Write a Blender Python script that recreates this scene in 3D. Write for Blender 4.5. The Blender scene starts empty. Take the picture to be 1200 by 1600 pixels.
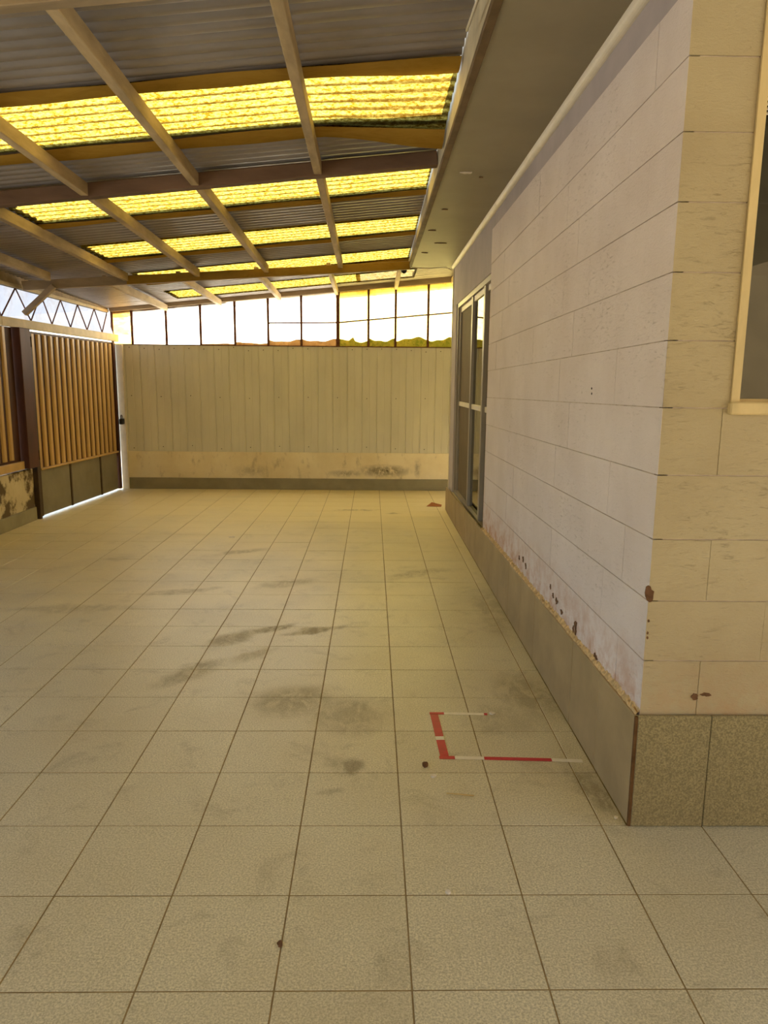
import bpy, bmesh, math, random
from mathutils import Vector, Matrix
random.seed(7)
scene = bpy.context.scene
COL = scene.collection

# ------------------------------------------------------------------ camera
CAM_H, F_PX, PITCH, YAW, ROLL = 1.4295, 1141.95, 0.1750, 0.0177, 0.0095
fw = Vector((math.sin(YAW)*math.cos(PITCH), math.cos(YAW)*math.cos(PITCH), -math.sin(PITCH)))
rt = Vector((math.cos(YAW), -math.sin(YAW), 0.0)); up = rt.cross(fw)
r2 = math.cos(ROLL)*rt + math.sin(ROLL)*up
u2 = -math.sin(ROLL)*rt + math.cos(ROLL)*up
cd = bpy.data.cameras.new('camera'); cam = bpy.data.objects.new('camera', cd); COL.objects.link(cam)
M = Matrix((r2, u2, -fw)).transposed().to_4x4(); M.translation = (0, 0, CAM_H)
cam.matrix_world = M
cd.sensor_fit = 'HORIZONTAL'; cd.sensor_width = 36.0; cd.lens = F_PX/1200*36; cd.clip_start = 0.02; cd.clip_end = 500
scene.camera = cam

# ------------------------------------------------------------------ light
world = bpy.data.worlds.new('sky'); scene.world = world; world.use_nodes = True
wn = world.node_tree.nodes; wl = world.node_tree.links
sky = wn.new('ShaderNodeTexSky'); sky.sky_type = 'NISHITA'; sky.sun_disc = False
sky.sun_elevation = math.radians(37); sky.sun_rotation = math.radians(20); sky.dust_density = 2.0
wl.new(sky.outputs[0], wn['Background'].inputs[0]); wn['Background'].inputs[1].default_value = 0.24
sd = bpy.data.lights.new('sun', 'SUN'); sd.energy = 11.5; sd.angle = math.radians(0.6); sd.color = (1.0, 0.97, 0.86)
sun = bpy.data.objects.new('sun', sd); COL.objects.link(sun)
SUN_AZ, SUN_EL = math.radians(20), math.radians(37)          # measured from +Y towards +X
tosun = Vector((math.sin(SUN_AZ)*math.cos(SUN_EL), math.cos(SUN_AZ)*math.cos(SUN_EL), math.sin(SUN_EL)))
sun.rotation_euler = tosun.to_track_quat('Z', 'Y').to_euler(); sun.location = (0, 6, 12)
vs = scene.view_settings
vs.view_transform = 'Standard'; vs.look = 'None'; vs.gamma = 1.0; vs.use_curve_mapping = False
vs.exposure = 1.30
scene.cycles.diffuse_bounces = 5; scene.cycles.max_bounces = 8

# ------------------------------------------------------------------ materials
def lin(c):
    return tuple((v/255/12.92 if v/255 <= .04045 else ((v/255+.055)/1.055)**2.4) for v in c) + (1.0,)

class Nt:
    """small helper around a material's node tree; coordinates are world position"""
    def __init__(s, name, rough=.7, spec=.3):
        s.m = bpy.data.materials.new(name); s.m.use_nodes = True
        s.t = s.m.node_tree; s.b = s.t.nodes['Principled BSDF']; s.out = s.t.nodes['Material Output']
        s.b.inputs['Roughness'].default_value = rough
        s.b.inputs['Specular IOR Level'].default_value = spec
        s.geo = s.t.nodes.new('ShaderNodeNewGeometry')
        s.pos = s.geo.outputs['Position']
    def n(s, t): return s.t.nodes.new('ShaderNode'+t)
    def l(s, a, b): s.t.links.new(a, b)
    def scaled(s, v):
        k = s.n('VectorMath'); k.operation = 'MULTIPLY'; s.l(s.pos, k.inputs[0]); k.inputs[1].default_value = v
        return k.outputs[0]
    def noise(s, scale, detail=4, rough=.55, vec=None, dist=0.0):
        k = s.n('TexNoise'); s.l(vec or s.pos, k.inputs['Vector'])
        k.inputs['Scale'].default_value = scale; k.inputs['Detail'].default_value = detail
        k.inputs['Roughness'].default_value = rough; k.inputs['Distortion'].default_value = dist
        return k.outputs['Fac']
    def ramp(s, f, a, b, lo=0.0, hi=1.0):
        k = s.n('MapRange'); s.l(f, k.inputs[0]); k.inputs[1].default_value = a; k.inputs[2].default_value = b
        k.inputs[3].default_value = lo; k.inputs[4].default_value = hi
        return k.outputs[0]
    def math(s, op, a, b=0.0):
        k = s.n('Math'); k.operation = op
        for i, v in enumerate((a, b)):
            if isinstance(v, (int, float)): k.inputs[i].default_value = v
            else: s.l(v, k.inputs[i])
        return k.outputs[0]
    def mix(s, f, a, b, mode='MIX'):
        k = s.n('MixRGB'); k.blend_type = mode
        for i, v in enumerate((f, a, b)):
            if isinstance(v, (int, float)): k.inputs[i].default_value = v
            elif isinstance(v, tuple): k.inputs[i].default_value = v if len(v) == 4 else v+(1.0,)
            else: s.l(v, k.inputs[i])
        return k.outputs[0]
    def sep(s):
        k = s.n('SeparateXYZ'); s.l(s.pos, k.inputs[0]); return k.outputs
    def rand(s):
        k = s.n('ObjectInfo'); return k.outputs['Random']
    def base(s, c):
        if isinstance(c, tuple): s.b.inputs['Base Color'].default_value = c
        else: s.l(c, s.b.inputs['Base Color'])
    def bump(s, f, strength=.2, dist=.01):
        k = s.n('Bump'); s.l(f, k.inputs['Height']); k.inputs['Strength'].default_value = strength; k.inputs['Distance'].default_value = dist
        s.l(k.outputs[0], s.b.inputs['Normal'])
    def ellipse(s, cx, cy, rx, ry, ang, soft=.5, vec=None):
        a = s.n('VectorMath'); a.operation = 'SUBTRACT'; s.l(vec or s.pos, a.inputs[0]); a.inputs[1].default_value = (cx, cy, 0)
        r = s.n('VectorRotate'); r.rotation_type = 'Z_AXIS'; r.inputs['Angle'].default_value = -ang; s.l(a.outputs[0], r.inputs['Vector'])
        m = s.n('VectorMath'); m.operation = 'MULTIPLY'; s.l(r.outputs[0], m.inputs[0]); m.inputs[1].default_value = (1/rx, 1/ry, 0)
        ln = s.n('VectorMath'); ln.operation = 'LENGTH'; s.l(m.outputs[0], ln.inputs[0])
        return s.ramp(ln.outputs['Value'], 1.0, soft, 0, 1)

MAT = {}
def simple(name, c, rough=.7, spec=.3, var=.12, scale=6, bump=0.0, bscale=60, metal=0.0, stretch=(1, 1, 1)):
    k = Nt(name, rough, spec); c = lin(c)
    f = k.ramp(k.noise(scale, 5, .6, vec=k.scaled(stretch)), .3, .7)
    d = tuple(v*(1-var*1.6) for v in c[:3])+(1.0,); h = tuple(min(1, v*(1+var)) for v in c[:3])+(1.0,)
    k.base(k.mix(f, d, h)); k.b.inputs['Metallic'].default_value = metal
    if bump: k.bump(k.noise(bscale, 4, .6, vec=k.scaled(stretch)), bump, .004)
    MAT[name] = k.m
    return k

# floor terrazzo tile
k = Nt('terrazzo_tile', .42, .45)
sp = k.ramp(k.noise(170, 4, .75), .40, .60)
c = k.mix(sp, lin((176, 168, 140)), lin((226, 216, 182)))
sp2 = k.ramp(k.noise(330, 2, .6), .60, .70)
c = k.mix(k.math('MULTIPLY', sp2, .5), c, lin((140, 132, 110)))
c = k.mix(k.ramp(k.rand(), 0, 1, 0, .16), c, lin((168, 158, 130)))
big = k.ramp(k.noise(1.3, 6, .62), .42, .72)
c = k.mix(k.math('MULTIPLY', big, .35), c, lin((172, 152, 110)))
fine = k.ramp(k.noise(5, 8, .72, dist=.6), .54, .72)
c = k.mix(k.math('MULTIPLY', fine, .38), c, lin((104, 90, 64)))
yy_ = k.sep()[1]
far_light = k.math('MULTIPLY', k.ramp(k.math('ADD', yy_, k.ramp(k.noise(.8, 5, .6), .3, .7, -1.6, 1.6)), 4.0, 8.2), .7)  # stronger light on the far floor, painted into the tile colour
c = k.mix(far_light, c, lin((244, 226, 170)))
# tracked-in dirt, with shapes of its own
warp = k.n('VectorMath'); warp.operation = 'MULTIPLY_ADD'
nz = k.n('TexNoise'); k.l(k.pos, nz.inputs['Vector']); nz.inputs['Scale'].default_value = 7; nz.inputs['Detail'].default_value = 5
k.l(nz.outputs['Color'], warp.inputs[0]); warp.inputs[1].default_value = (.16, .16, 0); k.l(k.pos, warp.inputs[2])
wv = warp.outputs[0]
acc = None
for (cx, cy, rx, ry, a, w) in ((-.57, 4.12, .17, .05, .75, .7), (-.32, 4.10, .22, .05, .45, .7), (-.78, 3.95, .20, .09, .9, .55), (-.9, 3.45, .24, .08, 1.0, .55),
                               (-.62, 3.7, .16, .07, .8, .4), (-.35, 3.14, .24, .16, .3, .5), (-.10, 3.0, .2, .2, .3, .42), (-.09, 2.56, .07, .06, 0, .7), (-.14, 2.40, .05, .03, 0, .5),
                               (-1.3, 4.9, .30, .06, .3, .45), (-1.1, 6.1, .25, .08, .6, .5), (.35, 5.4, .3, .08, .6, .4), (-.6, 5.1, .25, .1, .5, .4), (-1.9, 4.5, .5, .08, .1, .35),
                               (.75, 3.2, .16, .30, .2, .5), (.8, 2.4, .08, .2, .2, .6), (.78, 4.5, .12, .6, 0, .4), (-.15, 8.2, .28, .05, .05, .6), (.25, 8.0, .1, .03, 0, .5), (.6, 2.95, .2, .16, .3, .3)):
    e = k.math('MULTIPLY', k.ellipse(cx+.08, cy+.08, rx*1.1, ry*1.15, a, .45, vec=wv), w*.85)
    acc = e if acc is None else k.math('MAXIMUM', acc, e)
streak = k.ramp(k.noise(16, 7, .72, vec=k.scaled((1, .55, 1)), dist=.5), .40, .56)
c = k.mix(k.math('MULTIPLY', acc, k.ramp(streak, 0, 1, .22, 1)), c, lin((98, 82, 52)))
k.base(c); k.l(k.ramp(acc, 0, 1, .40, .7), k.b.inputs['Roughness'])
k.bump(k.noise(90, 3, .6), .05, .002)
MAT['tile'] = k.m
simple('grout', (150, 130, 92), .95, .1, .2, 14)
# painted block walls: lilac white on the side, cream on the front
def blockmat(name, c0, c1, stain):
    k = Nt(name, .8, .2)
    f = k.ramp(k.noise(2.2, 5, .6), .35, .7)
    c = k.mix(f, lin(c0), lin(c1))
    c = k.mix(k.ramp(k.rand(), 0, 1, 0, .10), c, lin(tuple(v*.86 for v in c0)))
    pit = k.ramp(k.noise(46, 4, .7, vec=k.scaled((1, 1, 1.7))), .66, .76)
    c = k.mix(k.math('MULTIPLY', pit, .35), c, lin((120, 104, 82)))
    zz = k.sep()[2]
    low = k.ramp(zz, .62, .36, 0, 1)
    peel = k.math('MULTIPLY', low, k.ramp(k.noise(11, 6, .7), .40, .62))
    c = k.mix(k.math('MULTIPLY', peel, stain), c, lin((186, 134, 92)))
    k.base(c)
    scr = k.ramp(k.noise(30, 6, .75, vec=k.scaled((.8, .8, 3.2)), dist=.4), .57, .70)
    patch = k.ramp(k.noise(3.0, 3, .5), .42, .62)
    scr = k.math('MULTIPLY', scr, patch)
    c = k.mix(k.math('MULTIPLY', scr, .30), c, lin((132, 112, 84)))
    k.base(c)
    rough = k.math('SUBTRACT', k.noise(60, 5, .7, vec=k.scaled((1, 1, 2.2))), k.math('MULTIPLY', scr, .7))
    k.bump(rough, .6, .007)
    MAT[name] = k.m
blockmat('block_lilac', (226, 214, 208), (214, 200, 192), .85)
blockmat('block_cream', (192, 176, 140), (180, 162, 126), .35)
simple('mortar', (196, 178, 160), .95, .1, .2, 20)
simple('wall_lilac', (178, 168, 166), .85, .2, .08, 3, .1, 40)
simple('plaster_white', (222, 212, 184), .85, .2, .1, 3, .15, 30)
simple('plaster_tan', (118, 102, 76), .85, .2, .1, 3)
simple('soffit_paint', (148, 138, 114), .55, .35, .08, 2.0, .06, 25)
simple('fascia_brown', (112, 90, 62), .7, .25, .2, 8, .2, 30)
simple('fascia_paint', (214, 200, 166), .7, .25, .14, 6, .15, 30)
simple('zocalo_grey', (158, 136, 98), .5, .4, .12, 5)
# green-grey terrazzo skirting on the front
k = Nt('zocalo_green', .55, .35)
f = k.ramp(k.noise(190, 3, .7), .40, .62)
c = k.mix(f, lin((122, 110, 76)), lin((164, 148, 106)))
c = k.mix(k.math('MULTIPLY', k.ramp(k.noise(3, 6, .65), .4, .7), .4), c, lin((120, 106, 74)))
k.base(c); MAT['zocalo_green'] = k.m
simple('joint_brown', (104, 76, 48), .95, .05, .25, 20)
simple('gap_dark', (58, 42, 26), .95, .05, .2, 20)
simple('sheet_metal', (156, 148, 142), .42, .5, .10, 3, metal=.35, stretch=(1, 1, 1))
simple('timber', (188, 166, 128), .75, .25, .22, 10, .2, 40, stretch=(1, .25, 1))
simple('timber_dark', (118, 92, 72), .8, .2, .2, 8, .2, 40, stretch=(.25, 1, 1))
simple('timber_beam', (168, 148, 118), .75, .25, .2, 8, .2, 40, stretch=(.25, 1, 1))
simple('chord_paint', (204, 184, 140), .6, .35, .14, 6)
simple('rust_bar', (112, 70, 46), .8, .25, .3, 30, .3, 90)
simple('gate_slat', (196, 160, 96), .45, .45, .12, 4, stretch=(1, 1, .3))
simple('gate_brown', (80, 44, 26), .6, .35, .25, 5, stretch=(1, 1, .3))
simple('gate_sheet', (132, 124, 100), .5, .4, .12, 4)
simple('gate_edge', (74, 58, 40), .6, .35, .2, 8)
simple('fence_panel', (222, 218, 196), .6, .35, .06, 3, metal=.0, stretch=(1, 1, .35))
simple('alu_grey', (150, 140, 124), .45, .5, .06, 6)
simple('fly_screen', (112, 98, 74), .8, .2, .06, 6)
simple('alu_white', (226, 216, 196), .5, .4, .06, 8)
simple('wood_cream', (214, 190, 136), .6, .35, .14, 9, .1, 50, stretch=(1, 1, .3))
simple('tape_red', (186, 22, 40), .4, .4, .10, 30)
simple('tape_white', (226, 218, 200), .4, .4, .06, 30)
simple('chip_brown', (112, 82, 58), .95, .1, .3, 40, .4, 90)
simple('chip_white', (224, 214, 196), .9, .1, .1, 40)
simple('straw', (196, 168, 110), .8, .2, .15, 40)
simple('cardboard', (168, 108, 62), .9, .1, .2, 20)
simple('black_plastic', (28, 26, 26), .45, .4, .1, 20)
simple('cable_white', (206, 196, 172), .6, .3, .05, 20)
simple('interior_wall', (120, 104, 78), .9, .1, .1, 3)
simple('frosted_board', (118, 110, 92), .3, .5, .06, 3)
simple('ground_outside', (178, 172, 160), .95, .1, .15, 1.5)
simple('crumbled_mortar', (206, 176, 128), .95, .1, .3, 45, .8, 80)
# dirty white render of the low back wall and the peeling left wall
def dirtywall(name, c0, c1, spots, thr):
    k = Nt(name, .9, .15)
    c = k.mix(k.ramp(k.noise(1.8, 6, .62), .38, .68), lin(c0), lin(c1))
    v = k.ramp(k.noise(9, 6, .7, vec=k.scaled((1, 1, .45))), .56, .72)
    c = k.mix(k.math('MULTIPLY', v, .45), c, lin((132, 112, 72)))
    acc = None
    for (a, z, ra, rz, w) in spots:
        q = k.n('CombineXYZ'); s_ = k.sep(); k.l(s_[0], q.inputs[0]); k.l(s_[2], q.inputs[1])
        e = k.math('MULTIPLY', k.ellipse(a, z, ra, rz, 0, .1, vec=q.outputs[0]), w)
        acc = e if acc is None else k.math('MAXIMUM', acc, e)
    if acc is not None:
        c = k.mix(k.math('MULTIPLY', acc, k.ramp(k.noise(16, 6, .75), .34, .56)), c, lin((84, 72, 46)))
    if thr:
        p = k.ramp(k.noise(3.4, 7, .62), .47, .53)
        c = k.mix(p, c, lin((104, 88, 66)))
    k.base(c); k.bump(k.noise(30, 5, .7), .3, .006)
    MAT[name] = k.m
dirtywall('render_white', (244, 232, 198), (228, 212, 172), ((.17, .26, .42, .10, .95), (-.35, .22, .30, .06, .6), (.62, .30, .06, .16, .6), (-1.6, .25, .3, .1, .4)), False)
dirtywall('render_peeling', (214, 200, 164), (196, 178, 134), (), True)
simple('skirt_olive', (150, 142, 112), .6, .3, .12, 4)
# glass
k = Nt('window_glass', .03, .5)
k.base(lin((60, 58, 50))); k.b.inputs['Transmission Weight'].default_value = .0
g = k.n('BsdfGlossy'); g.inputs['Roughness'].default_value = .015; g.inputs['Color'].default_value = (.95, .95, .92, 1)
t = k.n('BsdfTransparent'); t.inputs['Color'].default_value = (.55, .54, .48, 1)
fr = k.n('Fresnel'); fr.inputs['IOR'].default_value = 1.6
mx = k.n('MixShader'); k.l(fr.outputs[0], mx.inputs[0]); k.l(t.outputs[0], mx.inputs[1]); k.l(g.outputs[0], mx.inputs[2]); k.l(mx.outputs[0], k.out.inputs[0])
MAT['glass'] = k.m
# translucent sheets and films: light from the sun and sky outside scatters through them
def film(name, c0, c1, dirt, nscale, thr=(.35, .65), stretch=(1, 1, 1), dirtamt=.6, diffuse=.15, wave=False):
    k = Nt(name, .6, .2)
    f = k.ramp(k.noise(nscale, 6, .65, vec=k.scaled(stretch)), thr[0], thr[1])
    c = k.mix(f, lin(c0), lin(c1))
    d = k.ramp(k.noise(nscale*2.7, 5, .75, vec=k.scaled(stretch), dist=.8), .50, .62)
    c = k.mix(k.math('MULTIPLY', d, dirtamt), c, lin(dirt))
    if wave:      # dirt settled along the furrows of the corrugation
        yv = k.sep()[1]
        ph = k.math('SINE', k.math('MULTIPLY', yv, 2*math.pi/.094))
        fur = k.math('MULTIPLY', k.ramp(ph, -.45, -.92), k.ramp(k.noise(30, 4, .7), .25, .55, .7, 1))
        c = k.mix(k.math('MULTIPLY', fur, .92), c, lin((64, 42, 8)))
    tr = k.n('BsdfTranslucent'); k.l(c, tr.inputs['Color'])
    df = k.n('BsdfDiffuse'); k.l(c, df.inputs['Color'])
    mx = k.n('MixShader'); mx.inputs[0].default_value = diffuse
    k.l(tr.outputs[0], mx.inputs[1]); k.l(df.outputs[0], mx.inputs[2]); k.l(mx.outputs[0], k.out.inputs[0])
    MAT[name] = k.m
film('yellow_sheet', (116, 86, 8), (198, 176, 80), (58, 38, 4), 70, (.40, .60), (.6, 1.0, 1), .8, .25, True)
film('clear_sheet', (104, 84, 40), (170, 150, 100), (80, 60, 24), 40, (.35, .65), (.5, 1.4, 1), .6, .3, True)
film('band_yellow', (176, 138, 56), (192, 154, 72), (150, 112, 40), 3, (.35, .65), (.5, 1.4, 1), .3, .7)
film('film_white', (255, 246, 230), (255, 252, 244), (250, 224, 170), 3.0, (.35, .65), (1, 1, 1), .35, .04)
film('film_amber', (255, 226, 150), (255, 196, 90), (214, 140, 40), 5.0, (.4, .6), (.5, 1, 1.6), .5)
film('film_yellow', (232, 212, 136), (236, 222, 140), (200, 164, 70), 3.5, (.35, .65), (1, 1, 1), .45, .05)
film('film_blue', (180, 184, 196), (198, 196, 198), (168, 150, 140), 2.0, (.35, .65), (1, 1, 1), .25)
film('film_torn_brown', (150, 110, 62), (178, 136, 80), (110, 76, 40), 8, dirtamt=.5, diffuse=.88)
film('film_torn_green', (112, 112, 44), (150, 134, 62), (70, 84, 30), 8, dirtamt=.6, diffuse=.85)

# ------------------------------------------------------------------ mesh helpers
def mesh(name, verts, faces, mat, smooth=False):
    me = bpy.data.meshes.new(name); me.from_pydata([tuple(v) for v in verts], [], faces); me.update()
    bm = bmesh.new(); bm.from_mesh(me); bmesh.ops.recalc_face_normals(bm, faces=bm.faces); bm.to_mesh(me); bm.free()
    me.materials.append(MAT[mat])
    if smooth:
        for p in me.polygons: p.use_smooth = True
    return me
def put(name, me, parent=None, loc=(0, 0, 0), rot=(0, 0, 0), **props):
    o = bpy.data.objects.new(name, me); COL.objects.link(o); o.location = loc; o.rotation_euler = rot
    if parent is not None: o.parent = parent
    for a, b in props.items(): o[a] = b
    return o
def empty(name, loc=(0, 0, 0), rot=(0, 0, 0), **props): return put(name, None, None, loc, rot, **props)
def structure(name, me=None, **p): return put(name, me, kind='structure', **p)

BOXF = [(0, 1, 3, 2), (4, 6, 7, 5), (0, 4, 5, 1), (2, 3, 7, 6), (0, 2, 6, 4), (1, 5, 7, 3)]
def boxme(name, x0, x1, y0, y1, z0, z1, mat, bev=0.0):
    vs_ = [(x, y, z) for x in (x0, x1) for y in (y0, y1) for z in (z0, z1)]
    me = mesh(name, vs_, BOXF, mat)
    if bev:
        bm = bmesh.new(); bm.from_mesh(me)
        bmesh.ops.bevel(bm, geom=list(bm.edges), offset=bev, segments=1, affect='EDGES', clamp_overlap=True)
        bm.to_mesh(me); bm.free()
    return me
def join(name, boxes, mat, bev=0.0):
    V, Fc = [], []
    for (x0, x1, y0, y1, z0, z1) in boxes:
        n = len(V); V += [(x, y, z) for x in (x0, x1) for y in (y0, y1) for z in (z0, z1)]
        Fc += [tuple(i+n for i in f) for f in BOXF]
    return mesh(name, V, Fc, mat)
def barme(name, a, b, w, h, mat, upv=(0, 0, 1), bev=.003):
    """rectangular bar whose TOP centre line runs from a to b, w wide and h deep"""
    a, b = Vector(a), Vector(b); d = (b-a).normalized(); s = d.cross(Vector(upv)).normalized(); u = s.cross(d).normalized()
    V = []
    for p in (a, b):
        V += [p-s*w/2, p+s*w/2, p+s*w/2-u*h, p-s*w/2-u*h]
    me = mesh(name, V, [(0, 1, 2, 3), (4, 7, 6, 5), (0, 4, 5, 1), (1, 5, 6, 2), (2, 6, 7, 3), (3, 7, 4, 0)], mat)
    if bev:
        bm = bmesh.new(); bm.from_mesh(me)
        bmesh.ops.bevel(bm, geom=list(bm.edges), offset=bev, segments=1, affect='EDGES', clamp_overlap=True); bm.to_mesh(me); bm.free()
    return me
def tubeme(name, pts, r, mat, n=8):
    pts = [Vector(p) for p in pts]; V, Fc = [], []
    for i, p in enumerate(pts):
        d = (pts[min(i+1, len(pts)-1)]-pts[max(i-1, 0)]).normalized()
        s = d.cross(Vector((0, 0, 1)))
        if s.length < 1e-3: s = d.cross(Vector((1, 0, 0)))
        s.normalize(); u = s.cross(d)
        V += [p+(s*math.cos(2*math.pi*j/n)+u*math.sin(2*math.pi*j/n))*r for j in range(n)]
    for i in range(len(pts)-1):
        for j in range(n):
            Fc.append((i*n+j, i*n+(j+1) % n, (i+1)*n+(j+1) % n, (i+1)*n+j))
    Fc += [tuple(range(n)), tuple(range((len(pts)-1)*n, len(pts)*n))]
    return mesh(name, V, Fc, mat, True)
def prism(name, outline, z0, z1, mat):
    """vertical prism of a floor outline"""
    n = len(outline); V = [(x, y, z0) for x, y in outline]+[(x, y, z1) for x, y in outline]
    return mesh(name, V, [tuple(range(n)), tuple(range(n, 2*n))]+[(i, (i+1) % n, (i+1) % n+n, i+n) for i in range(n)], mat)

# ------------------------------------------------------------------ setting constants
T = .33
GX, GY = .1052, 1.5206                  # floor grid origin
XW, YF = .868, 2.19                     # faces of the block walls
SOF = 2.675
def zr(x, y): return 2.34+.10*(x+3.4)-.026*(y-9.8)    # underside of the roof
def gx(y): return -3.457+.058*(y-7.64)  # line of the gate

# ground outside and mortar bed
structure('ground', boxme('ground', -40, 40, -40, 40, -.30, -.06, 'ground_outside'))
floor = structure('floor', boxme('floor', -3.60, 4.0, -5.45, 9.95, -.058, -.0016, 'grout'), label='speckled cement tile floor with dark joints and tracked-in dirt')

def visible(x, y):
    d = Vector((x, y, -CAM_H)); z = d.dot(fw)
    if z < .2: return False
    px, py = 600+F_PX*d.dot(r2)/z, 800-F_PX*d.dot(u2)/z
    return -10 < px < 1210 and -10 < py < 1610
g = .0021
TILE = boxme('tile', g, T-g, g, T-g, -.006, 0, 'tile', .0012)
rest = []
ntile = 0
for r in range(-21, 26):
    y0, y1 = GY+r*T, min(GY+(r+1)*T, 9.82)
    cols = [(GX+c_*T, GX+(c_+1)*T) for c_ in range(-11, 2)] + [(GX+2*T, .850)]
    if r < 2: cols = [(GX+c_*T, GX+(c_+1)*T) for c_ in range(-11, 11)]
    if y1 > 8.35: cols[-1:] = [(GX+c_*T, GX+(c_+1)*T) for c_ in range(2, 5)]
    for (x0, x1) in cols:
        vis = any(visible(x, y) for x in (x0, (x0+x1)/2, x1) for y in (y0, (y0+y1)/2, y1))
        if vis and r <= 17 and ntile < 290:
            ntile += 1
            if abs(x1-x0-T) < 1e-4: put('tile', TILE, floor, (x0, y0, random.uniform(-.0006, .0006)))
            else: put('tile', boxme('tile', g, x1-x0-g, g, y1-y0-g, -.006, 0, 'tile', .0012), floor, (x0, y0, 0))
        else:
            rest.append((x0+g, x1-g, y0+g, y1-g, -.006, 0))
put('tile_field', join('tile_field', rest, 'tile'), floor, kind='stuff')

# ------------------------------------------------------------------ house: side wall of blocks
SL = -.0107
LINES = [.368, .568, .765, .962, 1.161, 1.364, 1.560, 1.753, 1.945, 2.131, 2.326, 2.52, 2.70]      # bed joints at the corner
Y0B, Y1B = 2.222, 5.575
def topz(y): return 2.518+.0054*(y-2.2)
wr = structure('wall_right', mesh('wall_right', [(x, y, z) for (x, y, z) in
      [(XW+.0035, 2.225, 0), (1.06, 2.225, 0), (1.06, 2.225, topz(2.2)-.004), (XW+.0035, 2.225, topz(2.2)-.004),
       (XW+.0035, 5.574, 0), (1.06, 5.574, 0), (1.06, 5.574, topz(5.57)-.004), (XW+.0035, 5.574, topz(5.57)-.004)]],
      [(0, 1, 2, 3), (4, 7, 6, 5), (0, 4, 5, 1), (3, 2, 6, 7), (0, 3, 7, 4), (1, 5, 6, 2)], 'mortar'), label='lilac-white painted concrete block wall of the house along the patio')
jg = .0018
for i in range(len(LINES)-1):
    za, zb = LINES[i], LINES[i+1]
    # joints measured: .20/.40 offset from the corner on alternating courses
    ys = [Y0B]; yy = (2.436 if i % 2 == 0 else 2.636)
    while yy < Y1B-.06: ys.append(yy); yy += .3985
    ys.append(Y1B)
    for a, b in zip(ys[:-1], ys[1:]):
        if i == len(LINES)-2: continue
        x0 = XW+random.uniform(-.0008, .0008)
        a_, b_ = a+.0004, b-.0004
        ai = a_
        if a == Y0B: a_, ai = YF, YF+.03
        za0, za1 = za+SL*(a_-2.2)+jg, za+SL*(b_-2.2)+jg
        h0, h1 = zb+SL*(a_-2.2)-jg, zb+SL*(b_-2.2)-jg
        if i == len(LINES)-3: h0, h1 = topz(a_)-.002, topz(b_)-.002
        zlo = za0
        V = [(x0, a_, za0), (XW+.03, ai, za0), (XW+.03, ai, h0), (x0, a_, h0), (x0, b_, za1), (XW+.03, b_, za1), (XW+.03, b_, h1), (x0, b_, h1)]
        V = [(p[0], p[1]-a_, p[2]-zlo) for p in V]
        me = mesh('block', V, [(0, 1, 2, 3), (4, 7, 6, 5), (0, 4, 5, 1), (3, 2, 6, 7), (0, 3, 7, 4), (1, 5, 6, 2)], 'block_lilac')
        put('block', me, wr, (0, a_, zlo))
# grey-lilac band over the blocks, lilac plaster over the tall window
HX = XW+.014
put('top_band', mesh('top_band', [(HX, 2.2, 2.245), (HX+.10, 2.2, 2.245), (HX+.10, 2.2, SOF+.02), (HX, 2.2, SOF+.02), (HX, 5.59, 2.245), (HX+.10, 5.59, 2.245), (HX+.10, 5.59, SOF+.02), (HX, 5.59, SOF+.02)],
      [(0, 1, 2, 3), (4, 7, 6, 5), (0, 4, 5, 1), (3, 2, 6, 7), (0, 3, 7, 4), (1, 5, 6, 2)], 'wall_lilac'), wr, label='grey-lilac strip under the eaves')
put('window_header', boxme('window_header', HX, HX+.14, 5.591, 8.22, 2.245, SOF+.02, 'wall_lilac', .004), wr, label='grey-lilac plaster lintel over the tall window')
put('window_pier', boxme('window_pier', HX-.006, HX+.16, 7.86, 8.22, 0, 2.2449, 'wall_lilac', .006), wr, label='plaster pier at the far end of the house')
put('pier_edge', boxme('pier_edge', HX-.012, HX+.16, 8.2205, 8.245, 0, SOF-.005, 'plaster_white', .004), wr)
put('window_parapet', boxme('window_parapet', HX+.004, HX+.14, 5.58, 7.858, 0, .262, 'plaster_white', .004), wr)
for (y, z) in ((2.912, 1.415), (2.908, 1.395)):
    put('screw_hole', tubeme('screw_hole', [(XW-.0022, y, z), (XW+.004, y, z)], .0045, 'gap_dark', 8), wr)
random.seed(11)
def blob(n, rx, ry, jag=.35):
    return [((1+random.uniform(-jag, jag))*rx*math.cos(2*math.pi*i/n), (1+random.uniform(-jag, jag))*ry*math.sin(2*math.pi*i/n)) for i in range(n)]
def flake_x(name, y, z, ry, rz, parent, mat, th=.0025, x=XW):
    o = blob(11, ry, rz, .6); V = [(x-th, y+a, z+b) for a, b in o]+[(x+.002, y+a, z+b) for a, b in o]; n = len(o)
    put(name, mesh(name, V, [tuple(range(n)), tuple(range(n, 2*n))]+[(i, (i+1) % n, (i+1) % n+n, i+n) for i in range(n)], mat), parent)
def flake_y(name, x, z, rx, rz, parent, mat, th=.0025):
    o = blob(13, rx, rz); V = [(x+a, YF-th, z+b) for a, b in o]+[(x+a, YF+.002, z+b) for a, b in o]; n = len(o)
    put(name, mesh(name, V, [tuple(range(n)), tuple(range(n, 2*n))]+[(i, (i+1) % n, (i+1) % n+n, i+n) for i in range(n)], mat), parent)
for (y, z, a, b) in ((2.945, .418, .020, .026), (2.98, .40, .012, .012), (3.27, .432, .016, .014), (3.34, .442, .014, .010), (3.40, .47, .010, .012), (3.96, .425, .022, .014), (4.04, .45, .02, .018), (4.15, .43, .014, .010), (3.18, .412, .016, .010), (2.66, .40, .02, .009)):
    flake_x('paint_chip', y, z, a, b, wr, 'chip_brown')

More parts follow.
